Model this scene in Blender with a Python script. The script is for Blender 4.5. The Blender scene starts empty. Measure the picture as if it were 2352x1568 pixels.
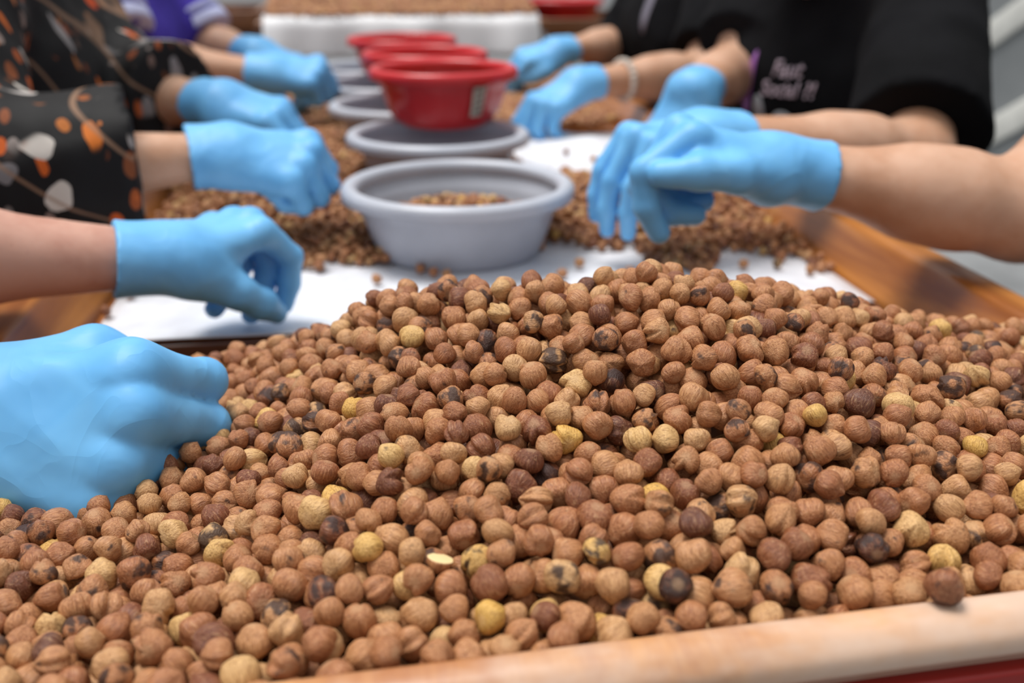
import bpy, math, random
import numpy as np
from mathutils import Vector, Matrix

# ------------------------------------------------------------------ camera, sky, exposure
scene = bpy.context.scene
COL = scene.collection
CAM_POS = Vector((0.0, 0.0, 0.32))
PITCH, YAW = math.radians(21.592), math.radians(8.829)
cam_data = bpy.data.cameras.new('camera')
cam = bpy.data.objects.new('camera', cam_data)
COL.objects.link(cam)
cam.location = CAM_POS
cam.rotation_euler = (math.pi / 2 - PITCH, 0, -YAW)
cam_data.sensor_width = 36.0
cam_data.lens = 35.0
cam_data.clip_start = 0.02
cam_data.clip_end = 200
cam_data.dof.use_dof = True
cam_data.dof.focus_distance = 0.505
cam_data.dof.aperture_fstop = 5.2
scene.camera = cam

world = bpy.data.worlds.new('overcast_sky')
scene.world = world
world.use_nodes = True
wn, wl = world.node_tree.nodes, world.node_tree.links
wn.clear()
w_out = wn.new('ShaderNodeOutputWorld')
w_bg = wn.new('ShaderNodeBackground')
w_tc = wn.new('ShaderNodeTexCoord')
w_sep = wn.new('ShaderNodeSeparateXYZ')
w_ramp = wn.new('ShaderNodeMapRange')          # overcast sky: the zenith about three times the horizon
w_ramp.inputs['From Min'].default_value = 0.0
w_ramp.inputs['From Max'].default_value = 1.0
w_ramp.inputs['To Min'].default_value = 0.24
w_ramp.inputs['To Max'].default_value = 0.88
w_bg.inputs['Color'].default_value = (0.965, 0.985, 1.0, 1)
wl.new(w_tc.outputs['Generated'], w_sep.inputs[0])
wl.new(w_sep.outputs['Z'], w_ramp.inputs['Value'])
wl.new(w_ramp.outputs[0], w_bg.inputs['Strength'])
wl.new(w_bg.outputs[0], w_out.inputs['Surface'])

sun_data = bpy.data.lights.new('sun', 'SUN')
sun_data.energy = 3.0
sun_data.angle = math.radians(28)
sun_data.color = (1.0, 0.97, 0.93)
sun = bpy.data.objects.new('sun', sun_data)
COL.objects.link(sun)
sun.rotation_euler = Vector((0.26, -0.14, -1.0)).to_track_quat('-Z', 'Y').to_euler()

scene.view_settings.view_transform = 'Standard'
scene.view_settings.look = 'None'
scene.view_settings.gamma = 1.0
scene.view_settings.use_curve_mapping = False
scene.view_settings.exposure = 0.14

# ------------------------------------------------------------------ helpers
def lin(r, g, b):
    f = lambda c: c / 12.92 if c <= 0.04045 else ((c + 0.055) / 1.055) ** 2.4
    return (f(r / 255), f(g / 255), f(b / 255), 1.0)

def tag(o, label=None, cat=None, group=None, kind=None):
    if label: o['label'] = label
    if cat: o['category'] = cat
    if group: o['group'] = group
    if kind: o['kind'] = kind
    return o

def empty(name, loc=(0, 0, 0), rz=0.0):
    o = bpy.data.objects.new(name, None)
    COL.objects.link(o)
    o.location = loc
    o.rotation_euler = (0, 0, rz)
    o.empty_display_size = 0.05
    return o

def link(name, mesh, mat=None, parent=None, world_coords=False):
    o = bpy.data.objects.new(name, mesh)
    COL.objects.link(o)
    if mat is not None and not mesh.materials:
        mesh.materials.append(mat)
    if parent is not None:
        o.parent = parent
        if world_coords:
            m = Matrix.Translation(parent.location) @ parent.rotation_euler.to_matrix().to_4x4()
            if parent.parent is not None:
                g = parent.parent
                m = Matrix.Translation(g.location) @ g.rotation_euler.to_matrix().to_4x4() @ m
            o.matrix_parent_inverse = m.inverted()
    return o

def mesh_from(name, verts, faces, smooth=True):
    me = bpy.data.meshes.new(name)
    if isinstance(verts, np.ndarray) and isinstance(faces, np.ndarray):
        n, k = faces.shape
        me.vertices.add(len(verts))
        me.vertices.foreach_set('co', verts.astype(np.float32).ravel())
        me.loops.add(n * k)
        me.loops.foreach_set('vertex_index', faces.astype(np.int32).ravel())
        me.polygons.add(n)
        me.polygons.foreach_set('loop_start', np.arange(0, n * k, k, dtype=np.int32))
        me.polygons.foreach_set('loop_total', np.full(n, k, dtype=np.int32))
        me.update(calc_edges=True)
    else:
        me.from_pydata([tuple(v) for v in verts], [], [tuple(f) for f in faces])
    me.validate()
    if smooth:
        me.polygons.foreach_set('use_smooth', [True] * len(me.polygons))
    me.update()
    return me

def box_mesh(name, x0, x1, y0, y1, z0, z1, bevel=0.0, segs=3):
    import bmesh
    bm = bmesh.new()
    bmesh.ops.create_cube(bm, size=1.0)
    for v in bm.verts:
        v.co = Vector(((x0 + x1) / 2 + v.co.x * (x1 - x0), (y0 + y1) / 2 + v.co.y * (y1 - y0), (z0 + z1) / 2 + v.co.z * (z1 - z0)))
    if bevel:
        bmesh.ops.bevel(bm, geom=bm.edges[:], offset=bevel, segments=segs, affect='EDGES', profile=0.5)
    me = bpy.data.meshes.new(name)
    bm.to_mesh(me)
    bm.free()
    me.polygons.foreach_set('use_smooth', [bevel > 0] * len(me.polygons))
    return me

def prism_mesh(name, profile, y0, y1, n=40, bevel=0.004, wobble=0.0, seed=0):
    """profile: list of (x, z) closed loop, swept along y in n steps, edges rounded"""
    import bmesh
    rng = np.random.default_rng(seed)
    pr = []
    m = len(profile)
    for i in range(m):
        p = np.array(profile[i]); a = np.array(profile[i - 1]); b = np.array(profile[(i + 1) % m])
        da = (a - p) / np.linalg.norm(a - p); db = (b - p) / np.linalg.norm(b - p)
        r = min(bevel, np.linalg.norm(a - p) * .45, np.linalg.norm(b - p) * .45)
        for t in (0, .25, .5, .75, 1):
            q0 = p + da * r; q1 = p + db * r
            pr.append((1 - t) ** 2 * q0 + 2 * t * (1 - t) * p + t * t * q1)
    k = len(pr)
    V, F = [], []
    ph = rng.uniform(0, 6.28, 4)
    for i in range(n + 1):
        y = y0 + (y1 - y0) * i / n
        w = wobble * (math.sin(y * 9 + ph[0]) + .6 * math.sin(y * 23 + ph[1]))
        for q in pr:
            V.append((q[0] + w, y, q[1] + w * .7))
    for i in range(n):
        for j in range(k):
            F.append((i * k + j, i * k + (j + 1) % k, (i + 1) * k + (j + 1) % k, (i + 1) * k + j))
    F.append(tuple(range(k - 1, -1, -1)))
    F.append(tuple(n * k + j for j in range(k)))
    me = mesh_from(name, V, F)
    bm = bmesh.new(); bm.from_mesh(me)
    bmesh.ops.recalc_face_normals(bm, faces=bm.faces[:])
    bm.to_mesh(me); bm.free()
    return me

def lathe_mesh(name, profile, n=96, flute=None):
    V, F = [], []
    k = len(profile)
    for i in range(n):
        a = 2 * math.pi * i / n
        for j, (r, z) in enumerate(profile):
            rr = r * (flute(a, j / (k - 1), z) if flute else 1.0)
            V.append((rr * math.cos(a), rr * math.sin(a), z))
    for i in range(n):
        i2 = (i + 1) % n
        for j in range(k - 1):
            F.append((i * k + j, i2 * k + j, i2 * k + j + 1, i * k + j + 1))
    return mesh_from(name, V, F)

# ------------------------------------------------------------------ materials
class N:
    def __init__(self, name):
        self.m = bpy.data.materials.new(name)
        self.m.use_nodes = True
        self.t = self.m.node_tree
        self.t.nodes.clear()
        self.out = self.t.nodes.new('ShaderNodeOutputMaterial')
        self.b = self.t.nodes.new('ShaderNodeBsdfPrincipled')
        self.t.links.new(self.b.outputs[0], self.out.inputs['Surface'])
    def put(self, sock, v):
        if isinstance(v, bpy.types.NodeSocket):
            self.t.links.new(v, sock)
        elif v is not None:
            try:
                sock.default_value = v
            except Exception:
                sock.default_value = (v, v, v) if not hasattr(v, '__len__') else tuple(v)[:3]
        return self
    def set(self, **kw):
        for k, v in kw.items():
            self.put(self.b.inputs[k.replace('_', ' ')], v)
        return self
    def node(self, t, ins=None, **props):
        n = self.t.nodes.new(t)
        for k, v in props.items():
            setattr(n, k, v)
        for k, v in (ins or {}).items():
            self.put(n.inputs[k], v)
        return n
    def attr(self, name, out='Vector'):
        return self.node('ShaderNodeAttribute', attribute_name=name).outputs[out]
    def coord(self, which='Object'):
        return self.node('ShaderNodeTexCoord').outputs[which]
    def mapping(self, vec, scale=(1, 1, 1), loc=(0, 0, 0), rot=(0, 0, 0)):
        return self.node('ShaderNodeMapping', {'Vector': vec, 'Scale': scale, 'Location': loc, 'Rotation': rot}).outputs[0]
    def noise(self, vec, scale=5.0, detail=3.0, rough=0.5, out='Fac', dist=0.0):
        return self.node('ShaderNodeTexNoise', {'Vector': vec, 'Scale': scale, 'Detail': detail, 'Roughness': rough, 'Distortion': dist}).outputs[out]
    def math(self, op, a, b=0.0, clamp=False):
        n = self.node('ShaderNodeMath', operation=op, use_clamp=clamp)
        self.put(n.inputs[0], a); self.put(n.inputs[1], b)
        return n.outputs[0]
    def vmath(self, op, a, b=(0, 0, 0)):
        n = self.node('ShaderNodeVectorMath', operation=op)
        self.put(n.inputs[0], a); self.put(n.inputs[1], b)
        return n.outputs[0] if op not in ('LENGTH', 'DOT_PRODUCT', 'DISTANCE') else n.outputs['Value']
    def range(self, v, a, b, c=0.0, d=1.0, smooth=True):
        n = self.node('ShaderNodeMapRange', {'Value': v, 'From Min': a, 'From Max': b, 'To Min': c, 'To Max': d})
        n.interpolation_type = 'SMOOTHSTEP' if smooth else 'LINEAR'
        return n.outputs[0]
    def mix(self, fac, a, b, mode='MIX'):
        n = self.node('ShaderNodeMix', data_type='RGBA', blend_type=mode)
        self.put(n.inputs[0], fac); self.put(n.inputs[6], a); self.put(n.inputs[7], b)
        return n.outputs[2]
    def ramp(self, fac, stops):
        n = self.node('ShaderNodeValToRGB', {'Fac': fac})
        r = n.color_ramp
        while len(r.elements) < len(stops):
            r.elements.new(0.5)
        for e, (p, c) in zip(r.elements, stops):
            e.position = p; e.color = c
        return n.outputs[0]
    def bump(self, h, strength=0.3, dist=0.01, normal=None):
        n = self.node('ShaderNodeBump', {'Height': h, 'Strength': strength, 'Distance': dist})
        if normal is not None: self.put(n.inputs['Normal'], normal)
        return n.outputs[0]

def plastic(name, col, rough=0.35, spec=0.5, var=0.04):
    n = N(name)
    t = n.noise(n.coord(), 14, 4)
    c2 = tuple(x * (1 - var * 4) for x in col[:3]) + (1,)
    n.set(Base_Color=n.mix(n.range(t, .3, .8), col, c2), Roughness=rough)
    n.set(Specular_IOR_Level=spec)
    n.set(Normal=n.bump(n.noise(n.coord(), 160, 2), 0.04, 0.002))
    return n.m

def wood(name, light, dark, pale, worn=0.4, axis='Y', rough=0.32, scale=1.0):
    n = N(name)
    co = n.coord()
    s = {'Y': (34, 2.2, 34), 'X': (2.2, 34, 34), 'Z': (34, 34, 2.2)}[axis]
    grain = n.noise(n.mapping(co, tuple(v * scale for v in s)), 1.0, 5, .6, dist=.8)
    broad = n.noise(n.mapping(co, tuple(v * .28 * scale for v in s)), 1.0, 2)
    fine = n.noise(n.mapping(co, tuple(v * 5 * scale for v in s)), 1.0, 3)
    c = n.mix(n.range(grain, .32, .70), dark, light)
    c = n.mix(n.range(broad, .50, .72, 0, .65), c, tuple(x * 1.15 for x in light[:3]) + (1,))
    c = n.mix(n.range(fine, .55, .75, 0, .35), c, dark)
    patch = n.noise(n.mapping(co, (9, 5, 9)), 1.0, 5, .65)
    c = n.mix(n.range(patch, .62 - worn * .3, .78 - worn * .2, 0, .9), c, pale)
    n.set(Base_Color=c, Roughness=n.range(patch, .3, .8, rough, rough + .22), Specular_IOR_Level=.5)
    n.set(Coat_Weight=.6, Coat_Roughness=.22)
    n.set(Normal=n.bump(n.math('ADD', grain, n.math('MULTIPLY', fine, .4)), .12, .0015))
    return n.m

M = {}
M['grey_plastic'] = plastic('grey_plastic', lin(172, 176, 187), .38)
M['grey_rim'] = plastic('grey_rim_plastic', lin(186, 190, 201), .34)
M['red_plastic'] = plastic('red_plastic', lin(196, 20, 28), .30)
M['red_rim'] = plastic('red_rim_plastic', lin(206, 40, 46), .28)
M['wood_side'] = wood('varnished_pine_side', lin(196, 128, 62), lin(138, 78, 34), lin(190, 150, 100), .12, 'Y')
M['wood_front'] = wood('worn_varnished_pine', lin(206, 146, 86), lin(170, 108, 62), lin(214, 186, 166), .80, 'X', .36)
M['wood_dark'] = wood('dark_stained_board', lin(112, 66, 42), lin(74, 42, 28), lin(120, 80, 56), .1, 'X')
M['wood_far'] = wood('brown_box_wood', lin(150, 96, 54), lin(104, 62, 36), lin(160, 110, 70), .1, 'X')

n = N('white_sheet')
t = n.noise(n.coord(), 22, 4)
n.set(Base_Color=n.mix(n.range(t, .45, .75), lin(226, 228, 234), lin(214, 215, 222)), Roughness=.42, Specular_IOR_Level=.35)
n.set(Normal=n.bump(n.noise(n.coord(), 12, 2), .15, .004))
M['sheet'] = n.m

n = N('white_drape')
n.set(Base_Color=n.mix(n.noise(n.coord(), 6, 3), lin(240, 240, 242), lin(226, 228, 232)), Roughness=.5)
n.set(Normal=n.bump(n.noise(n.mapping(n.coord(), (14, 14, 3)), 1, 3), .25, .01))
M['drape'] = n.m

n = N('concrete_floor')
t = n.noise(n.coord(), 3.0, 8, .6)
n.set(Base_Color=n.mix(n.range(t, .3, .7), lin(104, 106, 108), lin(136, 138, 140)), Roughness=.7)
n.set(Normal=n.bump(n.noise(n.coord(), 90, 4), .2, .003))
M['floor'] = n.m

n = N('grey_wall_paint')
t = n.noise(n.coord(), 2.0, 6, .6)
n.set(Base_Color=n.mix(n.range(t, .3, .7), lin(122, 126, 128), lin(138, 142, 144)), Roughness=.6)
n.set(Normal=n.bump(n.noise(n.coord(), 60, 4), .1, .003))
M['wall'] = n.m
M['pale_stripe'] = plastic('pale_wall_stripe', lin(232, 232, 226), .5)
M['dark_metal'] = plastic('dark_plastic', lin(34, 34, 36), .45)
M['green_dark'] = plastic('dark_green_plastic', lin(14, 30, 30), .5)

# blue nitrile: fine stretch folds in the film
n = N('blue_nitrile')
co = n.coord()
big = n.noise(co, 20, 2, .5, dist=.5)
def ridge(scale, rot, stretch, power):
    v = n.noise(n.mapping(co, stretch, rot=rot), scale, 1.5, .45, dist=1.0)
    return n.math('POWER', n.math('SUBTRACT', 1.0, n.math('ABSOLUTE', n.math('SUBTRACT', n.math('MULTIPLY', v, 2.0), 1.0))), power)
h = n.math('ADD', n.math('MULTIPLY', big, .5), n.math('ADD', n.math('MULTIPLY', ridge(15, (.3, .5, .2), (1, .45, 1), 4.0), .40), n.math('MULTIPLY', ridge(30, (.8, .1, 1.0), (1, 1, .4), 4.0), .16)))
n.set(Base_Color=n.mix(n.range(big, .3, .7), lin(104, 178, 234), lin(118, 190, 242)), Roughness=.48, Specular_IOR_Level=.40)
n.set(Subsurface_Weight=.12, Subsurface_Radius=(.002, .004, .006), Subsurface_Scale=1.0)
n.set(Normal=n.bump(h, .34, .004))
M['glove'] = n.m

def skin_mat(name, a, b):
    n = N(name)
    co = n.coord()
    blot = n.noise(co, 18, 4, .6)
    c = n.mix(n.range(blot, .35, .7), a, b)
    sp = n.noise(co, 150, 2)
    c = n.mix(n.range(sp, .66, .76, 0, .25), c, tuple(x * .6 for x in b[:3]) + (1,))
    n.set(Base_Color=c, Roughness=.5, Specular_IOR_Level=.4)
    n.set(Subsurface_Weight=.15, Subsurface_Radius=(.012, .005, .003), Subsurface_Scale=.6)
    n.set(Normal=n.bump(n.noise(co, 260, 3), .12, .001))
    return n.m
M['skin_pink'] = skin_mat('skin_pinkish', lin(206, 160, 142), lin(188, 136, 118))
M['skin_tan'] = skin_mat('skin_tan', lin(206, 164, 138), lin(190, 142, 112))

def cloth(name, a, b, sheen=.2):
    n = N(name)
    co = n.coord()
    t = n.noise(co, 9, 3)
    n.set(Base_Color=n.mix(n.range(t, .3, .7), a, b), Roughness=.9, Specular_IOR_Level=.10)
    n.set(Sheen_Weight=sheen * .0)
    fold = n.noise(n.mapping(co, (9, 9, 4), rot=(.3, .2, .5)), 1, 2, dist=.8)
    n.set(Normal=n.bump(n.math('ADD', fold, n.math('MULTIPLY', n.noise(co, 400, 2), .05)), .5, .02))
    return n.m
M['black_cloth'] = cloth('black_cotton', lin(15, 15, 17), lin(21, 21, 24))
M['trousers'] = cloth('dark_trousers', lin(15, 15, 17), lin(21, 21, 24))
M['purple_cloth'] = cloth('purple_knit', lin(66, 54, 150), lin(84, 70, 178))
M['lilac_band'] = cloth('lilac_cuff', lin(206, 210, 240), lin(190, 196, 230))
M['grey_cloth'] = cloth('grey_lilac_cloth', lin(150, 146, 158), lin(136, 132, 146))
M['purple_print'] = plastic('purple_print', lin(150, 92, 168), .6)
M['pink_print'] = plastic('pale_pink_print', lin(196, 176, 188), .6)
M['glitter_print'] = plastic('silver_glitter_print', lin(158, 160, 164), .35)
M['hair'] = cloth('dark_hair', lin(30, 22, 18), lin(46, 34, 28))
M['eye'] = plastic('eye_white', lin(232, 228, 222), .2)
M['bead'] = plastic('pearl_bead', lin(214, 202, 190), .25)
M['sticker'] = plastic('paper_sticker', lin(196, 186, 170), .6)
M['sticker_mark'] = plastic('sticker_print', lin(110, 100, 92), .6)
M['red_crate'] = plastic('red_crate_plastic', lin(140, 20, 12), .45)

# black blouse printed with orange and white leaf sprays
n = N('floral_blouse')
co = n.coord()
warp = n.vmath('ADD', co, n.vmath('SCALE', n.noise(co, 9, 2, out='Color'), (0, 0, 0)))
base = lin(16, 15, 17)
def sprays(scale, rot, seed, stretch, lo, hi):
    v = n.mapping(co, tuple(scale * s for s in stretch), loc=(seed, seed * .7, seed * 1.3), rot=rot)
    v = n.vmath('ADD', v, n.vmath('MULTIPLY', n.noise(n.mapping(co, (1, 1, 1), loc=(seed, 0, 0)), 20, 2, out='Color'), (.5, .5, .5)))
    vo = n.node('ShaderNodeTexVoronoi', {'Vector': v, 'Scale': 1.0, 'Randomness': .9})
    sep = n.node('ShaderNodeSeparateColor', {'Color': vo.outputs['Color']})
    leaf = n.math('LESS_THAN', vo.outputs['Distance'], n.range(sep.outputs[1], 0, 1, .18, .42, False))
    zone = n.range(n.noise(n.mapping(co, (1, 1, 1), loc=(seed * 3, seed, 0)), 11, 1), lo, hi)
    return n.math('MULTIPLY', leaf, zone), sep.outputs[0]
f1, r1 = sprays(40, (.5, .3, .6), 3.1, (1, 1.0, .34), .44, .50)
f2, r2 = sprays(36, (-.6, .6, -.4), 7.7, (.5, 1.0, .40), .49, .55)
f3, r3 = sprays(62, (.9, .1, .2), 12.3, (1, .6, .45), .46, .54)
c = n.mix(f1, base, n.ramp(r1, [(0, lin(196, 72, 22)), (.5, lin(214, 120, 44)), (1, lin(150, 92, 44))]))
c = n.mix(f2, c, n.ramp(r2, [(0, lin(214, 206, 196)), (.6, lin(176, 170, 168)), (1, lin(120, 116, 118))]))
c = n.mix(n.math('MULTIPLY', f3, .8), c, n.ramp(r3, [(0, lin(206, 98, 34)), (.6, lin(120, 70, 40)), (1, lin(190, 184, 180))]))
stem = n.node('ShaderNodeTexWave', {'Vector': n.mapping(co, (1, 1, 1), rot=(.5, .7, .3)), 'Scale': 5.2, 'Distortion': 5.0, 'Detail': 1.0, 'Detail Scale': .8}, wave_type='BANDS').outputs['Fac']
c = n.mix(n.math('MULTIPLY', n.range(stem, .988, .998), .7), c, lin(150, 116, 92))
n.set(Base_Color=c, Roughness=.7, Specular_IOR_Level=.3)
n.set(Normal=n.bump(n.noise(n.mapping(co, (9, 9, 4)), 1, 2, dist=.8), .45, .02))
M['floral'] = n.m

# hazelnut skin: streaks run from base to tip, scorched patches, flaked pale areas, pale base scar
def nut_material(name, per_object):
    n = N(name)
    co = n.attr('nutco')
    if per_object:
        oc = n.node('ShaderNodeObjectInfo').outputs['Color']
    else:
        oc = n.attr('nutcol', 'Color')
    sep = n.node('ShaderNodeSeparateColor', {'Color': oc})
    tone, dark, seed = sep.outputs[0], sep.outputs[1], sep.outputs[2]
    off = n.node('ShaderNodeCombineXYZ', {'X': n.math('MULTIPLY', seed, 61.0), 'Y': n.math('MULTIPLY', seed, 37.0), 'Z': n.math('MULTIPLY', seed, 23.0)}).outputs[0]
    pos = n.vmath('ADD', co, off)
    xyz = n.node('ShaderNodeSeparateXYZ', {'Vector': co})
    streak = n.noise(n.mapping(pos, (7.0, 7.0, 1.0)), 1.0, 4, .62, dist=.5)
    fine = n.noise(n.mapping(pos, (17.0, 17.0, 2.6)), 1.0, 3, .6, dist=.4)
    blot = n.math('ADD', n.noise(pos, 1.15, 2, .5), n.math('MULTIPLY', xyz.outputs[2], .05))
    flake = n.noise(pos, 2.6, 5, .62, dist=.6)
    speck = n.noise(pos, 10, 2)
    base = n.ramp(tone, [(0.0, lin(98, 58, 42)), (.14, lin(136, 80, 52)), (.32, lin(174, 113, 73)), (.62, lin(195, 138, 92)), (.86, lin(215, 170, 118)), (.95, lin(226, 184, 120)), (1.0, lin(226, 178, 90))])
    deep = n.mix(1.0, base, (.56, .47, .41, 1), 'MULTIPLY')
    lite = n.mix(.45, base, lin(226, 186, 138))
    c = n.mix(n.range(streak, .30, .56), deep, base)
    c = n.mix(n.range(streak, .52, .74, 0, .85), c, lite)
    c = n.mix(n.range(fine, .48, .66, 0, .62), c, deep)
    c = n.mix(n.range(flake, .60, .68, 0, .55), c, lite)
    c = n.mix(n.range(speck, .66, .74, 0, .55), c, n.mix(1.0, deep, (.55, .5, .5, 1), 'MULTIPLY'))
    thr = n.math('SUBTRACT', .88, n.math('MULTIPLY', dark, .46))
    c = n.mix(n.math('MULTIPLY', n.range(n.math('SUBTRACT', blot, thr), -.07, .10), .90), c, lin(52, 32, 28))
    z = xyz.outputs[2]
    c = n.mix(n.range(z, -.86, -1.0, 0, .65), c, n.mix(.5, base, lin(206, 170, 130)))
    c = n.mix(n.range(z, 1.02, 1.12, 0, .75), c, lin(196, 172, 140))
    hgt = n.math('ADD', n.math('ADD', n.math('MULTIPLY', streak, .55), n.math('MULTIPLY', fine, .25)), n.math('MULTIPLY', flake, .35))
    n.set(Base_Color=c, Roughness=n.range(blot, .3, .7, .36, .52), Specular_IOR_Level=.5)
    n.set(Normal=n.bump(hgt, .75, .0016))
    return n.m
M['nut_one'] = nut_material('hazelnut_skin', True)
M['nut_many'] = nut_material('hazelnut_skin_heap', False)
n = N('hazelnut_kernel')
t = n.noise(n.coord(), 400, 3)
n.set(Base_Color=n.mix(n.range(t, .3, .7), lin(222, 194, 136), lin(234, 212, 162)), Roughness=.55)
M['kernel'] = n.m

# ------------------------------------------------------------------ the place
FLOOR_Z = -0.75
fl = link('floor', mesh_from('floor', [(-6, -3, FLOOR_Z), (6, -3, FLOOR_Z), (6, 14, FLOOR_Z), (-6, 14, FLOOR_Z)], [(0, 1, 2, 3)], False), M['floor'])
tag(fl, 'grey concrete floor', kind='structure')
wr = link('wall_right', box_mesh('wall_right', 2.6, 2.7, -1.0, 9.0, FLOOR_Z, 1.7), M['wall'])
tag(wr, 'grey painted wall', kind='structure')
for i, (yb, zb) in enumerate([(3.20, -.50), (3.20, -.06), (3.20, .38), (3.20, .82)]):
    # pale slanting stripes, shaped as thin raised boxes on the grey wall
    me = box_mesh('stripe', 2.585, 2.60, -1.6, 1.6, -.055, .055, .006)
    b = link('wall_stripe_%d' % (i + 1), me, M['pale_stripe'])
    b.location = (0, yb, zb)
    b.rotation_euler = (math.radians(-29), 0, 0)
    tag(b, 'pale slanting stripe on the grey wall', kind='structure')

# ------------------------------------------------------------------ sorting table
XL, XR = -0.245, 0.490           # inner foot of the side rails
YF, YS, YE = 0.297, 0.852, 2.70  # front rail, edge of the raised part, far end
RH = 0.048
table = empty('sorting_table', (0.12, 1.5, FLOOR_Z))
tag(table, 'long varnished wooden sorting table with raised rails, full of hazelnuts', 'table')
def tpart(name, me, mat): return link(name, me, mat, table, True)
tpart('table_board', box_mesh('table_board', XL - .005, XR + .005, YS, YE, -.03, -.001), M['wood_side'])
tpart('tray_floor', box_mesh('tray_floor', XL - .005, XR + .005, YF - .02, YS, -.075, -.06), M['wood_side'])
tpart('step_board', box_mesh('step_board', XL - .003, XR + .003, YS - .012, YS - .0005, -.0745, -.002, .002), M['wood_dark'])
tpart('side_rail', prism_mesh('side_rail_a', [(XL, -.08), (XL, .0), (-.271, RH), (-.304, RH - .001), (-.304, -.08)], YF - .05, YE, 60, .005, .0006, 1), M['wood_side'])
tpart('side_rail', prism_mesh('side_rail_b', [(XR, -.08), (XR, .0), (.517, RH), (.549, RH - .001), (.549, -.08)], YF + .04, YE, 60, .006, .0006, 2), M['wood_side'])
tpart('end_rail', box_mesh('end_rail', XL, XR, YE - .03, YE - .001, -.028, .03, .004), M['wood_far'])
fr = prism_mesh('front_rail', [(.0, -.085), (.0, .080), (.013, .0792), (.0205, .072), (.0205, .0635), (.014, .058), (.010, -.085)], -.40, .50, 60, .007, .0006, 3)
o = tpart('front_rail', fr, M['wood_front'])
# the front rail runs across the near end, turned a touch out of square
o.matrix_parent_inverse = Matrix.Translation((-table.location))
o.location = (0.055, YF, 0)
o.rotation_euler = (0, 0, math.radians(-90 + 1.7))
ap = tpart('front_apron', box_mesh('front_apron', -.38, .50, .0, .010, -.20, .056, .002), M['red_crate'])
ap.matrix_parent_inverse = Matrix.Translation((-table.location))
ap.location = (0.055, YF - .0215, 0)
ap.rotation_euler = (0, 0, math.radians(1.7))
ap['label'] = 'dark red board below the front rail'
for lx, ly in ((-.27, .42), (.51, .42), (-.27, 2.6), (.51, 2.6)):
    tpart('leg', box_mesh('table_leg', lx - .03, lx + .03, ly - .03, ly + .03, FLOOR_Z, -.076, .004), M['wood_side'])

# white sheet lining the raised part, its front edge lying over the step
nx, ny = 40, 60
V, F = [], []
rs = np.random.default_rng(4)
for j in range(ny + 1):
    for i in range(nx + 1):
        x = -.238 + (.485 + .238) * i / nx
        y = YS - .010 + (1.30 - YS) * j / ny
        z = .0022 + .0010 * math.sin(x * 31 + 1) * math.sin(y * 23)
        V.append((x, y, z))
for j in range(ny):
    for i in range(nx):
        a = j * (nx + 1) + i
        F.append((a, a + 1, a + nx + 2, a + nx + 1))
me = mesh_from('white_sheet', V, F)
sh = link('white_sheet', me, M['sheet'])
md = sh.modifiers.new('thick', 'SOLIDIFY'); md.thickness = .0012; md.offset = 1
tag(sh, 'smooth white sheet lining the table between the hazelnut heap and the grey bowl', 'sheet')

# a second, creased sheet lies further along on the other side of the bowls
V, F = [], []
nx, ny = 30, 36
for j in range(ny + 1):
    for i in range(nx + 1):
        u, v = i / nx, j / ny
        x = .235 + .25 * u
        y = 1.36 + .40 * v - .02 * u
        ridge = .016 * math.exp(-((v - .62 - .1 * u) / .07) ** 2) + .006 * math.sin(u * 9 + v * 4)
        z = .006 + max(0, ridge) + .018 * max(0, v - .75)
        V.append((x, y, z))
for j in range(ny):
    for i in range(nx):
        a = j * (nx + 1) + i
        F.append((a, a + 1, a + nx + 2, a + nx + 1))
s2 = link('white_sheet', mesh_from('creased_sheet', V, F), M['sheet'])
md = s2.modifiers.new('thick', 'SOLIDIFY'); md.thickness = .0012; md.offset = 1
tag(s2, 'creased white sheet on the table beside the second grey bowl', 'sheet')

# ------------------------------------------------------------------ bowls
def bowl_profiles(R, r, H, lip, th=.003, step=True, pw=.82):
    """outside wall from the foot up, over the rolled rim, and down the inside"""
    pts = [(0.0, .004), (r * .80, .004), (r * .82, .0), (r, .0), (r + .004, .004)]
    for i in range(1, 15):
        t = i / 14
        rr = r + .004 + (R - lip - r - .004) * (t ** pw)
        if step and t > .80: rr += .0025
        pts.append((rr, .004 + (H - .010 - .004) * t))
    inner = []
    for i in range(14, -1, -1):
        t = i / 14
        rr = r + .004 - th + (R - lip - r - .004) * (t ** pw)
        if step and t > .74: rr += .003
        inner.append((rr, .006 + (H - .010 - .006) * t))
    inner += [(r * .9, .0065), (0.0, .0065)]
    rim = []
    for i in range(17):
        a = math.pi * 1.16 - (math.pi * 1.36) * i / 16
        rim.append((R - lip * .55 - lip * .62 * math.cos(a) * 1.0, H - .0075 + .0085 * math.sin(a)))
    return pts + inner, rim

def bowl(kind, loc, R, r, H, lip, label, group, flute=None, rz=0.0, tilt=(0, 0), pw=.82):
    e = empty('%s_bowl' % kind, loc, rz)
    e.rotation_euler = (tilt[0], tilt[1], rz)
    wall, rim = bowl_profiles(R, r, H, lip, pw=pw)
    link('bowl_body', lathe_mesh('bowl_body', wall, 112, flute), M[kind + '_plastic'], e)
    rim = rim + [(rim[-1][0] - .002, rim[-1][1] - .002), (rim[0][0] + .001, rim[0][1] - .002), rim[0]]
    link('rim', lathe_mesh('bowl_rim', rim, 112), M[kind + '_rim'], e)
    tag(e, label, 'bowl', group)
    return e

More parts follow.
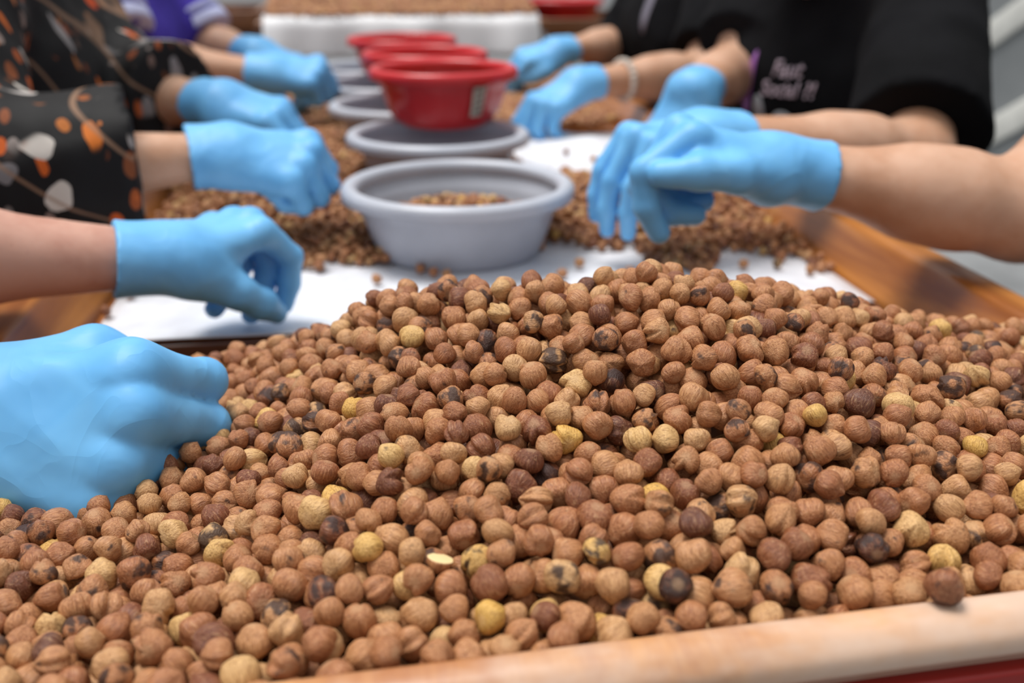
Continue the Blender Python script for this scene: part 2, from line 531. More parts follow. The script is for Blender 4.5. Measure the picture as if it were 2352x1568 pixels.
GREY = 'grey bowls along the middle of the table'
RED = 'red bowls set over the grey ones'
g1 = bowl('grey', (.107, 1.075, .0036), .127, .086, .078, .015, 'front grey plastic bowl holding a layer of sorted hazelnuts', GREY)
g2 = bowl('grey', (.111, 1.375, .012), .125, .084, .074, .015, 'empty grey plastic bowl right behind the nut-filled grey one', GREY)
g3 = bowl('grey', (.083, 1.66, .012), .125, .084, .074, .015, 'grey plastic bowl half hidden under the front two red bowls', GREY)
g4 = bowl('grey', (.060, 1.935, .012), .125, .084, .074, .015, 'grey plastic bowl under the middle and rear red bowls', GREY)
g5 = bowl('grey', (.043, 2.21, .012), .125, .084, .074, .015, 'farthest grey plastic bowl of the row, behind the red bowls', GREY)
fl_red = lambda a, t, z: 1 + (.014 * (1 - z / .09) * math.cos(14 * a) if 0.012 < z < .072 else 0)
r1 = bowl('red', (.128, 1.462, .082), .106, .060, .080, .012, 'front red plastic bowl with a paper sticker, nuts inside', RED, fl_red, pw=.5)
r2 = bowl('red', (.122, 1.745, .082), .106, .060, .076, .012, 'middle one of the three red plastic bowls', RED, fl_red, pw=.5)
r3 = bowl('red', (.098, 2.03, .082), .106, .060, .076, .012, 'rearmost red plastic bowl of the row of three', RED, fl_red, pw=.5)

# sticker on the near side of the front red bowl
st_ang = math.radians(-64)
V, F = [], []
for j in range(7):
    for i in range(5):
        a = st_ang + (i - 2) * .055
        z = .020 + .042 * j / 6
        t = (z - .004) / (.080 - .014)
        rr = .064 + (.106 - .012 - .064) * (max(t, 0) ** .5) + .0042 + (.0025 if t > .8 else 0)
        V.append((rr * math.cos(a), rr * math.sin(a), z))
for j in range(6):
    for i in range(4):
        F.append((j * 5 + i, j * 5 + i + 1, j * 5 + i + 6, j * 5 + i + 5))
stk = link('sticker', mesh_from('sticker', V, F), M['sticker'], r1)
md = stk.modifiers.new('thick', 'SOLIDIFY'); md.thickness = .0006; md.offset = 1
for q in range(4):
    V, F = [], []
    for j in range(2):
        for i in range(4):
            a = st_ang + (i - 1.5) * .045
            z = .026 + .009 * q + .004 * j
            t = (z - .004) / .066
            rr = .064 + .030 * (t ** .5) + .0056
            V.append((rr * math.cos(a), rr * math.sin(a), z))
    F = [(0, 1, 5, 4), (1, 2, 6, 5), (2, 3, 7, 6)]
    mk = link('sticker_line', mesh_from('sticker_line', V, F), M['sticker_mark'], stk)
    md = mk.modifiers.new('thick', 'SOLIDIFY'); md.thickness = .0004; md.offset = 1

# ------------------------------------------------------------------ things behind the table
nt = empty('draped_table', (.15, 3.6, FLOOR_Z))
tag(nt, 'next sorting table beyond the red bowls, white plastic hanging over its end', 'table')
link('table_board', box_mesh('far_board', -.26, .56, 2.96, 4.9, .10, .128, .004), M['wood_far'], nt, True)
for lx, ly in ((-.22, 3.02), (.52, 3.02), (-.22, 4.8), (.52, 4.8)):
    link('leg', box_mesh('far_leg', lx - .03, lx + .03, ly - .03, ly + .03, FLOOR_Z, .0995, .004), M['wood_far'], nt, True)
V, F = [], []
nx, prof = 60, [(2.99, .146), (2.965, .145), (2.945, .141), (2.932, .13), (2.927, .115), (2.925, .10), (2.923, .085), (2.921, .07), (2.919, .05), (2.917, .032)]
for i in range(nx + 1):
    u = i / nx
    x = -.235 + .765 * u
    for j, (y, z) in enumerate(prof):
        k = j / (len(prof) - 1)
        V.append((x * (1 + .02 * k), y - .012 * k * (1 + math.sin(u * 37) * .6 + math.sin(u * 15 + 1)), z + .003 * math.sin(u * 21) * (1 - k)))
for i in range(nx):
    for j in range(len(prof) - 1):
        a = i * len(prof) + j
        F.append((a, a + 1, a + len(prof) + 1, a + len(prof)))
dr = link('white_drape', mesh_from('white_drape', V, F), M['drape'], nt, True)
md = dr.modifiers.new('thick', 'SOLIDIFY'); md.thickness = .0015
dr['label'] = 'white plastic sheet hanging over the table end'

def wooden_tray(loc, sx, sy, h, label, mat):
    e = empty('wooden_tray', loc)
    tag(e, label, 'tray')
    link('tray_bottom', box_mesh('tray_bottom', -sx, sx, -sy, sy, 0, .012, .002), mat, e)
    for s in (-1, 1):
        link('side_board', box_mesh('tray_side', -sx, sx, s * sy - .009, s * sy + .009, .0005, h, .003), mat, e)
        link('end_board', box_mesh('tray_end', s * sx - .009, s * sx + .009, -sy + .0095, sy - .0095, .0125, h, .003), mat, e)
    for ax in (-1, 1):
        for ay in (-1, 1):
            link('leg', box_mesh('tray_leg', ax * (sx - .04) - .025, ax * (sx - .04) + .025, ay * (sy - .04) - .025, ay * (sy - .04) + .025, FLOOR_Z - loc[2], -.0005, .003), mat, e)
    return e
wooden_tray((-.43, 3.48, .08), .15, .22, .06, 'brown wooden stand behind the purple sleeve', M['wood_far'])
wooden_tray((.735, 3.30, .07), .15, .22, .05, 'brown wooden stand carrying a red bowl at the top edge', M['wood_far'])
bowl('red', (.665, 3.25, .083), .13, .07, .085, .014, 'far red bowl on the brown stand at the top edge', RED, fl_red, pw=.5)

def slatted_crate(loc, sx, sy, h, label, mat, name='plastic_crate'):
    e = empty(name, loc)
    tag(e, label, 'crate')
    link('crate_bottom', box_mesh('crate_bottom', -sx, sx, -sy, sy, 0, .01), mat, e)
    nsl = 4
    for k in range(nsl):
        z0 = .014 + (h - .014) * k / nsl
        z1 = z0 + (h - .014) / nsl * .72
        for s in (-1, 1):
            link('slat', box_mesh('crate_slat', -sx, sx, s * sy - .006, s * sy + .006, z0, z1, .002), mat, e)
            link('slat', box_mesh('crate_slat', s * sx - .006, s * sx + .006, -sy + .0065, sy - .0065, z0, z1, .002), mat, e)
    for ax in (-1, 1):
        for ay in (-1, 1):
            link('corner_post', box_mesh('crate_post', ax * sx - .012 - ax * .019, ax * sx + .012 - ax * .019, ay * sy - .012 - ay * .019, ay * sy + .012 - ay * .019, .0105, h, .002), mat, e)
    return e
slatted_crate((-.46, 3.04, FLOOR_Z), .16, .17, .70, 'dark slatted crate behind the purple shirt', M['dark_metal'])
slatted_crate((.735, 3.30, FLOOR_Z), .07, .12, .74, 'dark crate under the far red bowl', M['dark_metal'])
e = empty('plastic_barrel', (1.03, 3.42, FLOOR_Z))
tag(e, 'dark green plastic barrel beside the far red bowl', 'barrel')
link('barrel_body', lathe_mesh('barrel', [(0, 0), (.10, 0), (.112, .01), (.118, .3), (.122, .32), (.118, .34), (.12, .7), (.124, .72), (.12, .74), (.11, 1.05), (.09, 1.10), (0, 1.10)], 48), M['green_dark'], e)
link('lid', lathe_mesh('barrel_lid', [(0, 1.101), (.085, 1.101), (.09, 1.105), (.09, 1.125), (.08, 1.132), (0, 1.132)], 48), M['dark_metal'], e)
# ------------------------------------------------------------------ people: continuous surfaces grown from bones
def v3(*a): return np.array(a, dtype=np.float64)
def unit(a): return a / np.linalg.norm(a)

class Flesh:
    """signed distance grid; limbs are tapered bones blended into one skin"""
    def __init__(self, pts, vox, pad):
        P = np.array(pts)
        self.lo = P.min(0) - pad - vox * 2
        self.vox = vox
        self.n = np.ceil((P.max(0) + pad + vox * 2 - self.lo) / vox).astype(int) + 1
        self.F = np.full(self.n, 9.0, dtype=np.float32)
    def sub(self, lo, hi):
        a = np.clip(np.floor((lo - self.lo) / self.vox).astype(int), 0, self.n - 1)
        b = np.clip(np.ceil((hi - self.lo) / self.vox).astype(int) + 1, 1, self.n)
        sl = tuple(slice(x, y) for x, y in zip(a, b))
        ax = [self.lo[i] + self.vox * np.arange(a[i], b[i]) for i in range(3)]
        X, Y, Z = np.meshgrid(*ax, indexing='ij')
        return sl, X.astype(np.float32), Y.astype(np.float32), Z.astype(np.float32)
    @staticmethod
    def cone(X, Y, Z, a, b, ra, rb):
        ba = b - a
        L = max(float(ba @ ba), 1e-9)
        x, y, z = X - a[0], Y - a[1], Z - a[2]
        h = np.clip((x * ba[0] + y * ba[1] + z * ba[2]) / L, 0, 1)
        return np.sqrt((x - h * ba[0]) ** 2 + (y - h * ba[1]) ** 2 + (z - h * ba[2]) ** 2) - (ra + (rb - ra) * h)
    @staticmethod
    def smin(a, b, k):
        if k <= 0: return np.minimum(a, b)
        h = np.maximum(k - np.abs(a - b), 0) / k
        return np.minimum(a, b) - h * h * k * .25
    def box(self, a, b, r, k):
        m = r + k + self.vox * 3
        return self.sub(np.minimum(a, b) - m, np.maximum(a, b) + m)
    def bone(self, a, b, ra, rb, k=.03, cuts=()):
        a, b = np.asarray(a, float), np.asarray(b, float)
        sl, X, Y, Z = self.box(a, b, max(ra, rb), k)
        d = self.cone(X, Y, Z, a, b, ra, rb)
        for p, nrm in cuts:       # keep the side the normal points away from
            d = np.maximum(d, (X - p[0]) * nrm[0] + (Y - p[1]) * nrm[1] + (Z - p[2]) * nrm[2])
        self.F[sl] = self.smin(self.F[sl], d, k)
    def cut(self, p, nrm):
        sl, X, Y, Z = self.sub(self.lo, self.lo + self.n * self.vox)
        self.F[sl] = np.maximum(self.F[sl], (X - p[0]) * nrm[0] + (Y - p[1]) * nrm[1] + (Z - p[2]) * nrm[2])
    def folds(self, amp, freq, seed, band=.006):
        r = np.random.default_rng(seed)
        sl, X, Y, Z = self.sub(self.lo, self.lo + self.n * self.vox)
        s = 0
        for i in range(5):
            k = unit(r.normal(size=3)) * freq * r.uniform(.6, 1.5); m = unit(r.normal(size=3)) * freq * .5
            s = s + np.abs(np.sin(X * k[0] + Y * k[1] + Z * k[2] + r.uniform(0, 6) + 1.2 * np.sin(X * m[0] + Y * m[1] + Z * m[2])))
        self.F[sl] += (amp * (s / 5 - .62) * 2).astype(np.float32)
    def mesh(self, name):
        F, h = self.F, self.vox
        s = F < 0
        nx, ny, nz = F.shape
        acc = np.zeros((nx - 1, ny - 1, nz - 1, 3), np.float32); cnt = np.zeros((nx - 1, ny - 1, nz - 1), np.float32)
        C = [slice(0, -1), slice(1, None)]
        for ax in range(3):
            o1, o2 = [i for i in range(3) if i != ax]
            for a in (0, 1):
                for b in (0, 1):
                    i0 = [None] * 3; i1 = [None] * 3
                    i0[ax], i1[ax] = C[0], C[1]
                    i0[o1] = i1[o1] = C[a]; i0[o2] = i1[o2] = C[b]
                    f0, f1 = F[tuple(i0)], F[tuple(i1)]
                    m = (f0 < 0) != (f1 < 0)
                    t = f0[m] / (f0[m] - f1[m])
                    add = np.zeros((len(t), 3), np.float32)
                    add[:, ax] = t; add[:, o1] = a; add[:, o2] = b
                    acc[m] += add; cnt[m] += 1
        cell = cnt > 0
        idx = np.full(cell.shape, -1, np.int64); idx[cell] = np.arange(cell.sum())
        ijk = np.argwhere(cell)
        V = self.lo + h * (ijk + acc[cell] / cnt[cell][:, None])
        Q = []
        for ax in range(3):
            o1, o2 = [(1, 2), (2, 0), (0, 1)][ax]
            i0 = [slice(1, -1)] * 3; i1 = [slice(1, -1)] * 3
            i0[ax], i1[ax] = slice(0, -1), slice(1, None)
            s0, s1 = s[tuple(i0)], s[tuple(i1)]
            for sign in (0, 1):
                m = (s0 & ~s1) if sign == 0 else (~s0 & s1)
                g = np.argwhere(m)
                if not len(g): continue
                g[:, o1] += 1; g[:, o2] += 1
                def c(d1, d2):
                    q = g.copy(); q[:, o1] += d1; q[:, o2] += d2
                    return idx[q[:, 0], q[:, 1], q[:, 2]]
                quad = np.stack([c(-1, -1), c(0, -1), c(0, 0), c(-1, 0)], 1)
                Q.append(quad if sign == 0 else quad[:, ::-1])
        return mesh_from(name, V, np.concatenate(Q))

MCP = dict(index=(.094, .030, .000), middle=(.099, .009, .003), ring=(.093, -.012, .001), pinky=(.082, -.031, -.004))
PHAL = dict(index=(.046, .027, .023), middle=(.051, .031, .024), ring=(.047, .029, .024), pinky=(.037, .022, .021))
FRAD = dict(index=(.0110, .0100, .0092, .0080), middle=(.0112, .0102, .0094, .0080), ring=(.0106, .0097, .0090, .0076), pinky=(.0096, .0088, .0080, .0068))

def make_glove(parent, W, fwd, dorsal, elbow, side, pose, thumb, scale=1.06, cuff=.034, vox=.0026, fold=.0010, seed=1, label=None, splay=(6, 1, -4, -10), wrist_r=.0225, fat=1.12, row=0.0):
    """a gloved hand with palm, four fingers and thumb; x to the fingertips, y to the thumb, z to the back of the hand"""
    W = np.array(W, float)
    X = unit(np.array(fwd, float)); Zd = np.array(dorsal, float); Zd = unit(Zd - X * (Zd @ X))
    Y = np.cross(Zd, X) * (1 if side == 'R' else -1)
    T = lambda p: W + scale * (X * p[0] + Y * p[1] + Zd * p[2])
    fd = unit(W - np.array(elbow, float))
    fy = unit(Y - fd * (Y @ fd))
    chains = {}
    for i, f in enumerate(('index', 'middle', 'ring', 'pinky')):
        a = math.radians(splay[i]); ang = 0
        p = np.array(MCP[f]); pts = [p]
        for j in range(3):
            ang += math.radians(pose[f][j])
            d = np.array((math.cos(ang) * math.cos(a), math.cos(ang) * math.sin(a) , -math.sin(ang)))
            p = p + d * PHAL[f][j]
            pts.append(p)
        chains[f] = [T(q) for q in pts]
    th = [T(q) for q in thumb]
    back = W - fd * cuff
    allp = [q for c in chains.values() for q in c] + th + [W, back]
    S = Flesh(allp, vox, .045)
    # palm
    for f in ('index', 'middle', 'ring', 'pinky'):
        m = MCP[f]
        S.bone(T((.012, m[1] * .55, .001)), T((m[0] - .004, m[1], m[2] - .004)), .0165 * scale, .0125 * scale, .016)
    S.bone(T((.02, -.020, -.010)), T((.070, -.026, -.012)), .013 * scale, .011 * scale, .016)     # heel of the little finger side
    S.bone(T((.022, .018, -.010)), T((.060, .022, -.010)), .0155 * scale, .011 * scale, .016)      # ball of the thumb
    for s_ in (-1, 1):
        S.bone(W + fy * s_ * .0100 + fd * .012, back - fd * .02 + fy * s_ * .0125, wrist_r, wrist_r + .0075 * min(1, (cuff + .02) / .06), .022)
    if row:
        S.bone(T((MCP['index'][0] - .006, .026, -.004)), T((MCP['pinky'][0] - .004, -.028, -.008)), row * scale, row * scale * .9, .02)
    palm = S.F.copy()
    body = S.F
    def digit(pts, rads, kk, blend):
        P = np.array(pts); m = max(rads) + .03
        sl, gx, gy, gz = S.sub(P.min(0) - m, P.max(0) + m)
        d = None
        for j in range(len(pts) - 1):
            q = S.cone(gx, gy, gz, pts[j], pts[j + 1], rads[j] * scale * fat, rads[j + 1] * scale * fat)
            d = q if d is None else S.smin(d, q, kk)
        body[sl] = np.minimum(body[sl], S.smin(palm[sl], d, blend))
    for f in chains:
        digit(chains[f], FRAD[f], .004, .010)
    digit(th, (.0170, .0135, .0118, .0090), .006, .018)
    S.F = body
    S.cut(back, -fd)
    if fold: S.folds(fold * .75, 95, seed)
    me = S.mesh('glove')
    g = link('glove', me, M['glove'], parent, True)
    if label: g['label'] = label
    return g

REACH = dict(index=(46, 42, 22), middle=(56, 58, 34), ring=(64, 66, 38), pinky=(70, 66, 38))
FIST = dict(index=(68, 98, 50), middle=(72, 100, 52), ring=(74, 100, 54), pinky=(76, 98, 54))
LOOSE = dict(index=(40, 48, 26), middle=(48, 54, 30), ring=(54, 58, 32), pinky=(58, 58, 34))
HANG = dict(index=(62, 22, 12), middle=(66, 22, 12), ring=(66, 24, 12), pinky=(64, 26, 14))
T_PINCH = [(.020, .026, -.014), (.058, .044, -.030), (.084, .044, -.052), (.104, .036, -.072)]
T_TUCK = [(.020, .026, -.014), (.054, .042, -.030), (.080, .032, -.046), (.086, .010, -.052)]
T_SIDE = [(.020, .026, -.012), (.056, .046, -.020), (.086, .046, -.028), (.110, .040, -.034)]

def make_person(spec):
    face = unit(v3(*spec['face']))                       # horizontal facing direction
    SL, SR = v3(*spec['shoulder_l']), v3(*spec['shoulder_r'])
    mid = (SL + SR) / 2
    side = unit(SR - SL)
    upz = v3(0, 0, 1)
    root = empty('person', (float(mid[0]), float(mid[1]), FLOOR_Z))
    tag(root, spec['label'], 'person')
    chest = mid - upz * .13 + face * .012
    waist = mid - upz * .31 + face * .01
    pelv = v3(*spec.get('pelvis', mid - upz * .47 - face * .02))
    head = v3(*spec['head'])
    hv = unit(v3(*spec.get('look', face * .8 - upz * .6)))   # where the face points
    hu = unit(upz - hv * (upz @ hv)); hs = np.cross(hv, hu)
    arms = [(SL, v3(*spec['elbow_l']), v3(*spec['wrist_l'])), (SR, v3(*spec['elbow_r']), v3(*spec['wrist_r']))]
    pts = [SL, SR, pelv, head + upz * .08, chest] + [q for a in arms for q in a]
    vox = spec.get('vox', .008)
    B = Flesh(pts, vox, .15)
    B.bone(SL - side * -.02, SR - side * .02, .056, .056, .05)
    B.bone(chest - side * .07, chest + side * .07, .098, .098, .07)
    B.bone(waist - side * .055, waist + side * .055, .094, .094, .07)
    B.bone(pelv - side * .075, pelv + side * .075, .105, .105, .07)
    B.bone(mid - upz * .01, head - hu * .055 - hv * .015, .056, .050, .04)
    B.bone(head + hu * .020 - hv * .012, head + hu * .018 + hv * .012, .078, .074, .03)      # skull
    B.bone(head - hu * .020 + hv * .022, head - hu * .072 + hv * .052, .058, .030, .03)      # jaw and chin
    B.bone(head + hu * .012 + hv * .086, head - hu * .022 + hv * .100, .008, .013, .012)     # nose
    B.bone(head - hu * .048 + hv * .080 - hs * .016, head - hu * .048 + hv * .080 + hs * .016, .009, .009, .010)   # lips
    for s_ in (-1, 1):
        B.bone(head + hu * .005 + hs * s_ * .076, head - hu * .028 + hs * s_ * .074, .014, .010, .010)   # ears
        B.bone(head + hu * .030 + hv * .070 + hs * s_ * .016, head + hu * .030 + hv * .066 + hs * s_ * .042, .010, .009, .014)  # brows
    for i, (s_, e_, w_) in enumerate(arms):
        sc = spec.get('arm', 1.0)
        B.bone(s_, e_, .050 * sc, .041 * sc, .04)
        fd = unit(w_ - e_)
        ax = np.cross(fd, upz); ax = unit(ax) if np.linalg.norm(ax) > .1 else side
        B.bone(e_, e_ + (w_ - e_) * .45, .040 * sc, .039 * sc, .02)
        wr = spec.get('wrist_axis', {}).get(i, ax)
        wr = unit(v3(*wr) - fd * (v3(*wr) @ fd))
        for t in (-1, 1):
            B.bone(e_ + (w_ - e_) * .30 + wr * t * .006, w_ + fd * .004 + wr * t * .0085, .036 * sc, .0180, .02)
    body = link('body', B.mesh('body'), spec['skin'], root, True)
    # hair and eyes
    Hh = Flesh([head + hu * .1, head - hu * .1, head + hs * .1, head - hs * .1], .009, .06)
    Hh.bone(head + hu * .026 - hv * .020, head + hu * .022 - hv * .004, .086, .084, .02)
    Hh.bone(head - hu * .03 - hv * .05, head - hu * .06 - hv * .055, .05, .04, .03)
    Hh.cut(head + hu * .03 + hv * .045, unit(hv - hu * .55))
    hair = link('hair', Hh.mesh('hair'), M['hair'], root, True)
    for s_ in (-1, 1):
        c = head + hu * .012 + hv * .071 + hs * s_ * .030
        me = lathe_mesh('eye', [(.011 * math.sin(math.pi * k / 10), -.011 * math.cos(math.pi * k / 10)) for k in range(11)], 16)
        eo = link('eye', me, M['eye'], root)
        eo.location = tuple(c - np.array(root.location))
    # shirt
    inf = spec.get('shirt_fit', .016)
    C = Flesh(pts, spec.get('shirt_vox', vox), .16)
    C.bone(SL + side * .02, SR - side * .02, .056 + inf, .056 + inf, .05)
    C.bone(chest - side * .07, chest + side * .07, .098 + inf, .098 + inf, .07)
    C.bone(waist - side * .06, waist + side * .06, .100 + inf, .100 + inf, .07)
    C.bone(pelv - side * .08, pelv + side * .08, .108 + inf, .108 + inf, .07)
    bands = []
    for i, (s_, e_, w_) in enumerate(arms):
        up_t, fo_t = spec['sleeve'][i]             # share of the upper arm and of the forearm that is covered
        r0 = .056 + inf * 1.1; r1 = .050 + inf * spec.get('flare', 1.3)
        if fo_t > 0:
            C.bone(s_, e_, r0, r1, .03)
            end = e_ + (w_ - e_) * fo_t; dr = unit(w_ - e_)
            C.bone(e_, end + dr * .05, r1, r1 * .96, .03, [(end, dr)])
        else:
            end = s_ + (e_ - s_) * up_t; dr = unit(e_ - s_)
            C.bone(s_, end + dr * .05, r0, r1, .03, [(end, dr)])
        bands.append((end, dr, r1))
    C.folds(spec.get('crumple', .004), 38, spec.get('seed', 5))
    C.cut(mid + upz * .052 + face * .01, unit(upz + face * .15))        # neckline
    C.cut(pelv - upz * .06, -upz)
    shirt = link('shirt', C.mesh('shirt'), spec['shirt'], root, True)
    shirt['label'] = spec['shirt_label']
    # trousers: seated, knees under the table, feet on the floor
    knees = [pelv + face * .30 - upz * .04 + side * t * .10 for t in (-1, 1)]
    feet = [k + face * .02 + v3(0, 0, FLOOR_Z + .07 - k[2]) for k in knees]
    L = Flesh([pelv, pelv + side * .1, pelv - side * .1] + knees + feet + [f + face * .15 for f in feet], .014, .14)
    L.bone(pelv - side * .08 - upz * .03, pelv + side * .08 - upz * .03, .112, .112, .05)
    for t, k, f in zip((-1, 1), knees, feet):
        L.bone(pelv + side * t * .085 - upz * .02, k, .088, .066, .04)
        L.bone(k, f, .066, .046, .02)
        L.bone(f - upz * .025, f + face * .13 - upz * .035, .042, .034, .02)
    L.cut(v3(0, 0, FLOOR_Z + .002), -upz)
    link('trousers', L.mesh('trousers'), M['trousers'], root, True)
    for b in spec.get('bands', ()):
        end, dr, r1 = bands[b]
        for off, wd, mat in ((.0, .020, M['lilac_band']), (.030, .008, M['lilac_band'])):
            K = Flesh([end, end - dr * .06], .004, .09)
            K.bone(end - dr * .12, end + dr * .06, r1 + .006, r1 + .006, 0, [(end - dr * off + dr * .002, dr), (end - dr * (off + wd), -dr)])
            link('sleeve_band', K.mesh('sleeve_band'), mat, root, True)['label'] = 'pale lilac sleeve band'
    return root, shirt, body

# --- person with both hands at the near heap (body outside the picture)
pa, _, _ = make_person(dict(
    label='person in black reaching into the near heap with both gloved hands, bare forearm', face=(1, 0, 0),
    shoulder_l=(-.52, .84, .27), shoulder_r=(-.53, .48, .27), head=(-.41, .62, .45), elbow_l=(-.42, .735, .125), wrist_l=(-.163, .812, .084),
    elbow_r=(-.48, .585, .05), wrist_r=(-.232, .532, .070), skin=M['skin_pink'], shirt=M['black_cloth'], shirt_label='black short-sleeved shirt', sleeve=[(.6, 0), (.6, 0)], arm=1.02, vox=.0075))
make_glove(pa, (-.163, .812, .084), (.72, .67, .15), (.16, .06, .98), (-.42, .735, .125), 'L', dict(index=(56, 48, 14), middle=(78, 40, 18), ring=(92, 44, 18), pinky=(100, 48, 18)),
           [(.018, .026, -.016), (.046, .042, -.042), (.066, .047, -.062), (.082, .045, -.080)], .89, .036, .0022, .0012, 3, 'blue nitrile glove with bent fingers above the white sheet', fat=1.24)
make_glove(pa, (-.232, .532, .070), (.93, -.30, .08), (.10, -.86, .52), (-.48, .585, .05), 'R', dict(index=(76, 88, 50), middle=(80, 92, 52), ring=(82, 94, 54), pinky=(84, 94, 54)), T_TUCK, 1.16, .05, .0022, .0016, 8, 'blue nitrile glove closed into a fist on the nuts', fat=1.18, row=.0145)

# --- person at the opposite near corner: one forearm over the rail
pe, _, _ = make_person(dict(
    label='person whose bare forearm rests on the rail, gloved fingers picking nuts', face=(-1, 0, 0),
    shoulder_l=(.86, .50, .26), shoulder_r=(.80, .84, .29), head=(.76, .66, .46), elbow_l=(.74, .43, .07), wrist_l=(.575, .33, .105),
    elbow_r=(.580, .785, .102), wrist_r=(.362, .806, .142), skin=M['skin_tan'], shirt=M['black_cloth'], shirt_label='black short-sleeved shirt', sleeve=[(.6, 0), (.55, 0)], arm=1.04, vox=.0075))
make_glove(pe, (.362, .806, .142), (-.88, .02, .30), (-.30, .10, .93), (.580, .785, .102), 'R', dict(index=(52, 62, 24), middle=(74, 78, 40), ring=(80, 82, 44), pinky=(82, 80, 44)),
           [(.020, .026, -.012), (.056, .048, -.016), (.088, .054, -.024), (.114, .046, -.034)], 1.06, .036, .0024, .0008, 13, 'blue nitrile glove, thumb against the bent forefinger')
make_glove(pe, (.575, .33, .105), (-.8, .3, -.3), (-.3, -.1, .95), (.74, .43, .07), 'L', LOOSE, T_SIDE, 1.06, .055, .004, 0, 14, 'blue nitrile glove')

# --- person in the printed black shirt
pd_, shirt_d, _ = make_person(dict(
    label='person in a black T-shirt with pink writing, sitting across the table', face=(-.96, -.28, 0),
    shoulder_l=(.770, 1.31, .255), shoulder_r=(.680, 1.64, .265), head=(.615, 1.42, .375), look=(-.75, -.15, -.75), elbow_l=(.650, 1.085, .090), wrist_l=(.372, 1.010, .134),
    elbow_r=(.600, 1.555, .135), wrist_r=(.476, 1.385, .135), skin=M['skin_tan'], shirt=M['black_cloth'], shirt_label='black T-shirt with pink writing and silver shapes', sleeve=[(.88, 0), (.72, 0)], flare=2.2, vox=.008))
make_glove(pd_, (.372, 1.010, .134), (-.86, -.36, .04), (-.42, -.30, .86), (.650, 1.085, .090), 'L', HANG, T_SIDE, .98, .034, .0032, .0008, 21, 'blue nitrile glove with hanging fingers, half behind another hand', splay=(12, 3, -6, -16))
make_glove(pd_, (.476, 1.385, .135), (-.55, -.35, -.76), (-.60, -.55, .55), (.600, 1.555, .135), 'R', LOOSE, T_SIDE, .99, .030, .0036, .0008, 22, 'blue nitrile glove pointing down, half hidden')

# --- person in the floral blouse
pb, _, _ = make_person(dict(
    label='person in a black blouse printed with orange and white leaves', face=(1, -.05, 0),
    shoulder_l=(-.435, 1.60, .275), shoulder_r=(-.445, 1.235, .275), head=(-.36, 1.40, .47), elbow_l=(-.335, 1.495, .125), wrist_l=(-.180, 1.366, .132),
    elbow_r=(-.385, 1.035, .108), wrist_r=(-.146, 1.088, .116), skin=M['skin_tan'], shirt=M['floral'], shirt_label='black blouse with orange and white leaf print', sleeve=[(1, .64), (1, .66)], flare=1.5, shirt_fit=.020, vox=.008, shirt_vox=.007, crumple=.006))
make_glove(pb, (-.146, 1.088, .116), (.97, -.08, -.06), (.16, -.52, .84), (-.385, 1.035, .108), 'R', FIST, T_TUCK, .99, .030, .0028, .0010, 31, 'blue nitrile glove, fingers closed, nearer hand')
make_glove(pb, (-.180, 1.366, .132), (.86, -.42, -.10), (.10, -.30, .95), (-.335, 1.495, .125), 'L', LOOSE, T_PINCH, .99, .030, .0034, .0008, 32, 'blue nitrile glove, farther hand')

# --- person in the purple shirt
pc, _, _ = make_person(dict(
    label='person in a purple shirt with pale sleeve bands, behind the floral blouse', face=(1, -.12, 0),
    shoulder_l=(-.415, 2.20, .275), shoulder_r=(-.455, 1.90, .285), head=(-.36, 2.05, .48), elbow_l=(-.300, 2.150, .135), wrist_l=(-.185, 2.025, .134),
    elbow_r=(-.395, 1.835, .135), wrist_r=(-.152, 1.818, .118), skin=M['skin_tan'], shirt=M['purple_cloth'], shirt_label='purple shirt', sleeve=[(.95, 0), (.72, 0)], flare=1.8, vox=.009, bands=(0, 1)))
make_glove(pc, (-.152, 1.818, .118), (.97, -.05, .02), (.10, -.45, .88), (-.395, 1.835, .135), 'R', FIST, T_TUCK, .99, .030, .0036, .0006, 41, 'blue nitrile glove, nearer closed hand')
make_glove(pc, (-.185, 2.025, .134), (.82, -.52, -.20), (.10, -.25, .95), (-.300, 2.150, .135), 'L', LOOSE, T_PINCH, .99, .030, .004, .0006, 42, 'blue nitrile glove, farther hand')

# --- person in black with the bead bracelet
pf, shirt_f, _ = make_person(dict(
    label='person in black wearing a pale bead bracelet, behind the printed T-shirt', face=(-1, -.10, 0),
    shoulder_l=(.735, 1.97, .290), shoulder_r=(.715, 2.33, .290), head=(.63, 2.14, .50), elbow_l=(.648, 1.832, .100), wrist_l=(.400, 1.755, .098),
    elbow_r=(.635, 2.330, .110), wrist_r=(.458, 2.240, .108), skin=M['skin_tan'], shirt=M['black_cloth'], shirt_label='black top, open over a grey shirt', sleeve=[(.82, 0), (1, .16)], flare=1.5, vox=.009))
make_glove(pf, (.400, 1.755, .098), (-.84, -.36, -.30), (-.50, -.35, .80), (.648, 1.832, .100), 'L', LOOSE, T_SIDE, .99, .030, .0034, .0006, 51, 'blue nitrile glove beside the red bowl')
make_glove(pf, (.458, 2.240, .108), (-.95, -.20, -.12), (-.25, -.35, .90), (.635, 2.330, .110), 'R', LOOSE, T_SIDE, .99, .030, .004, .0006, 52, 'blue nitrile glove behind the red bowl')
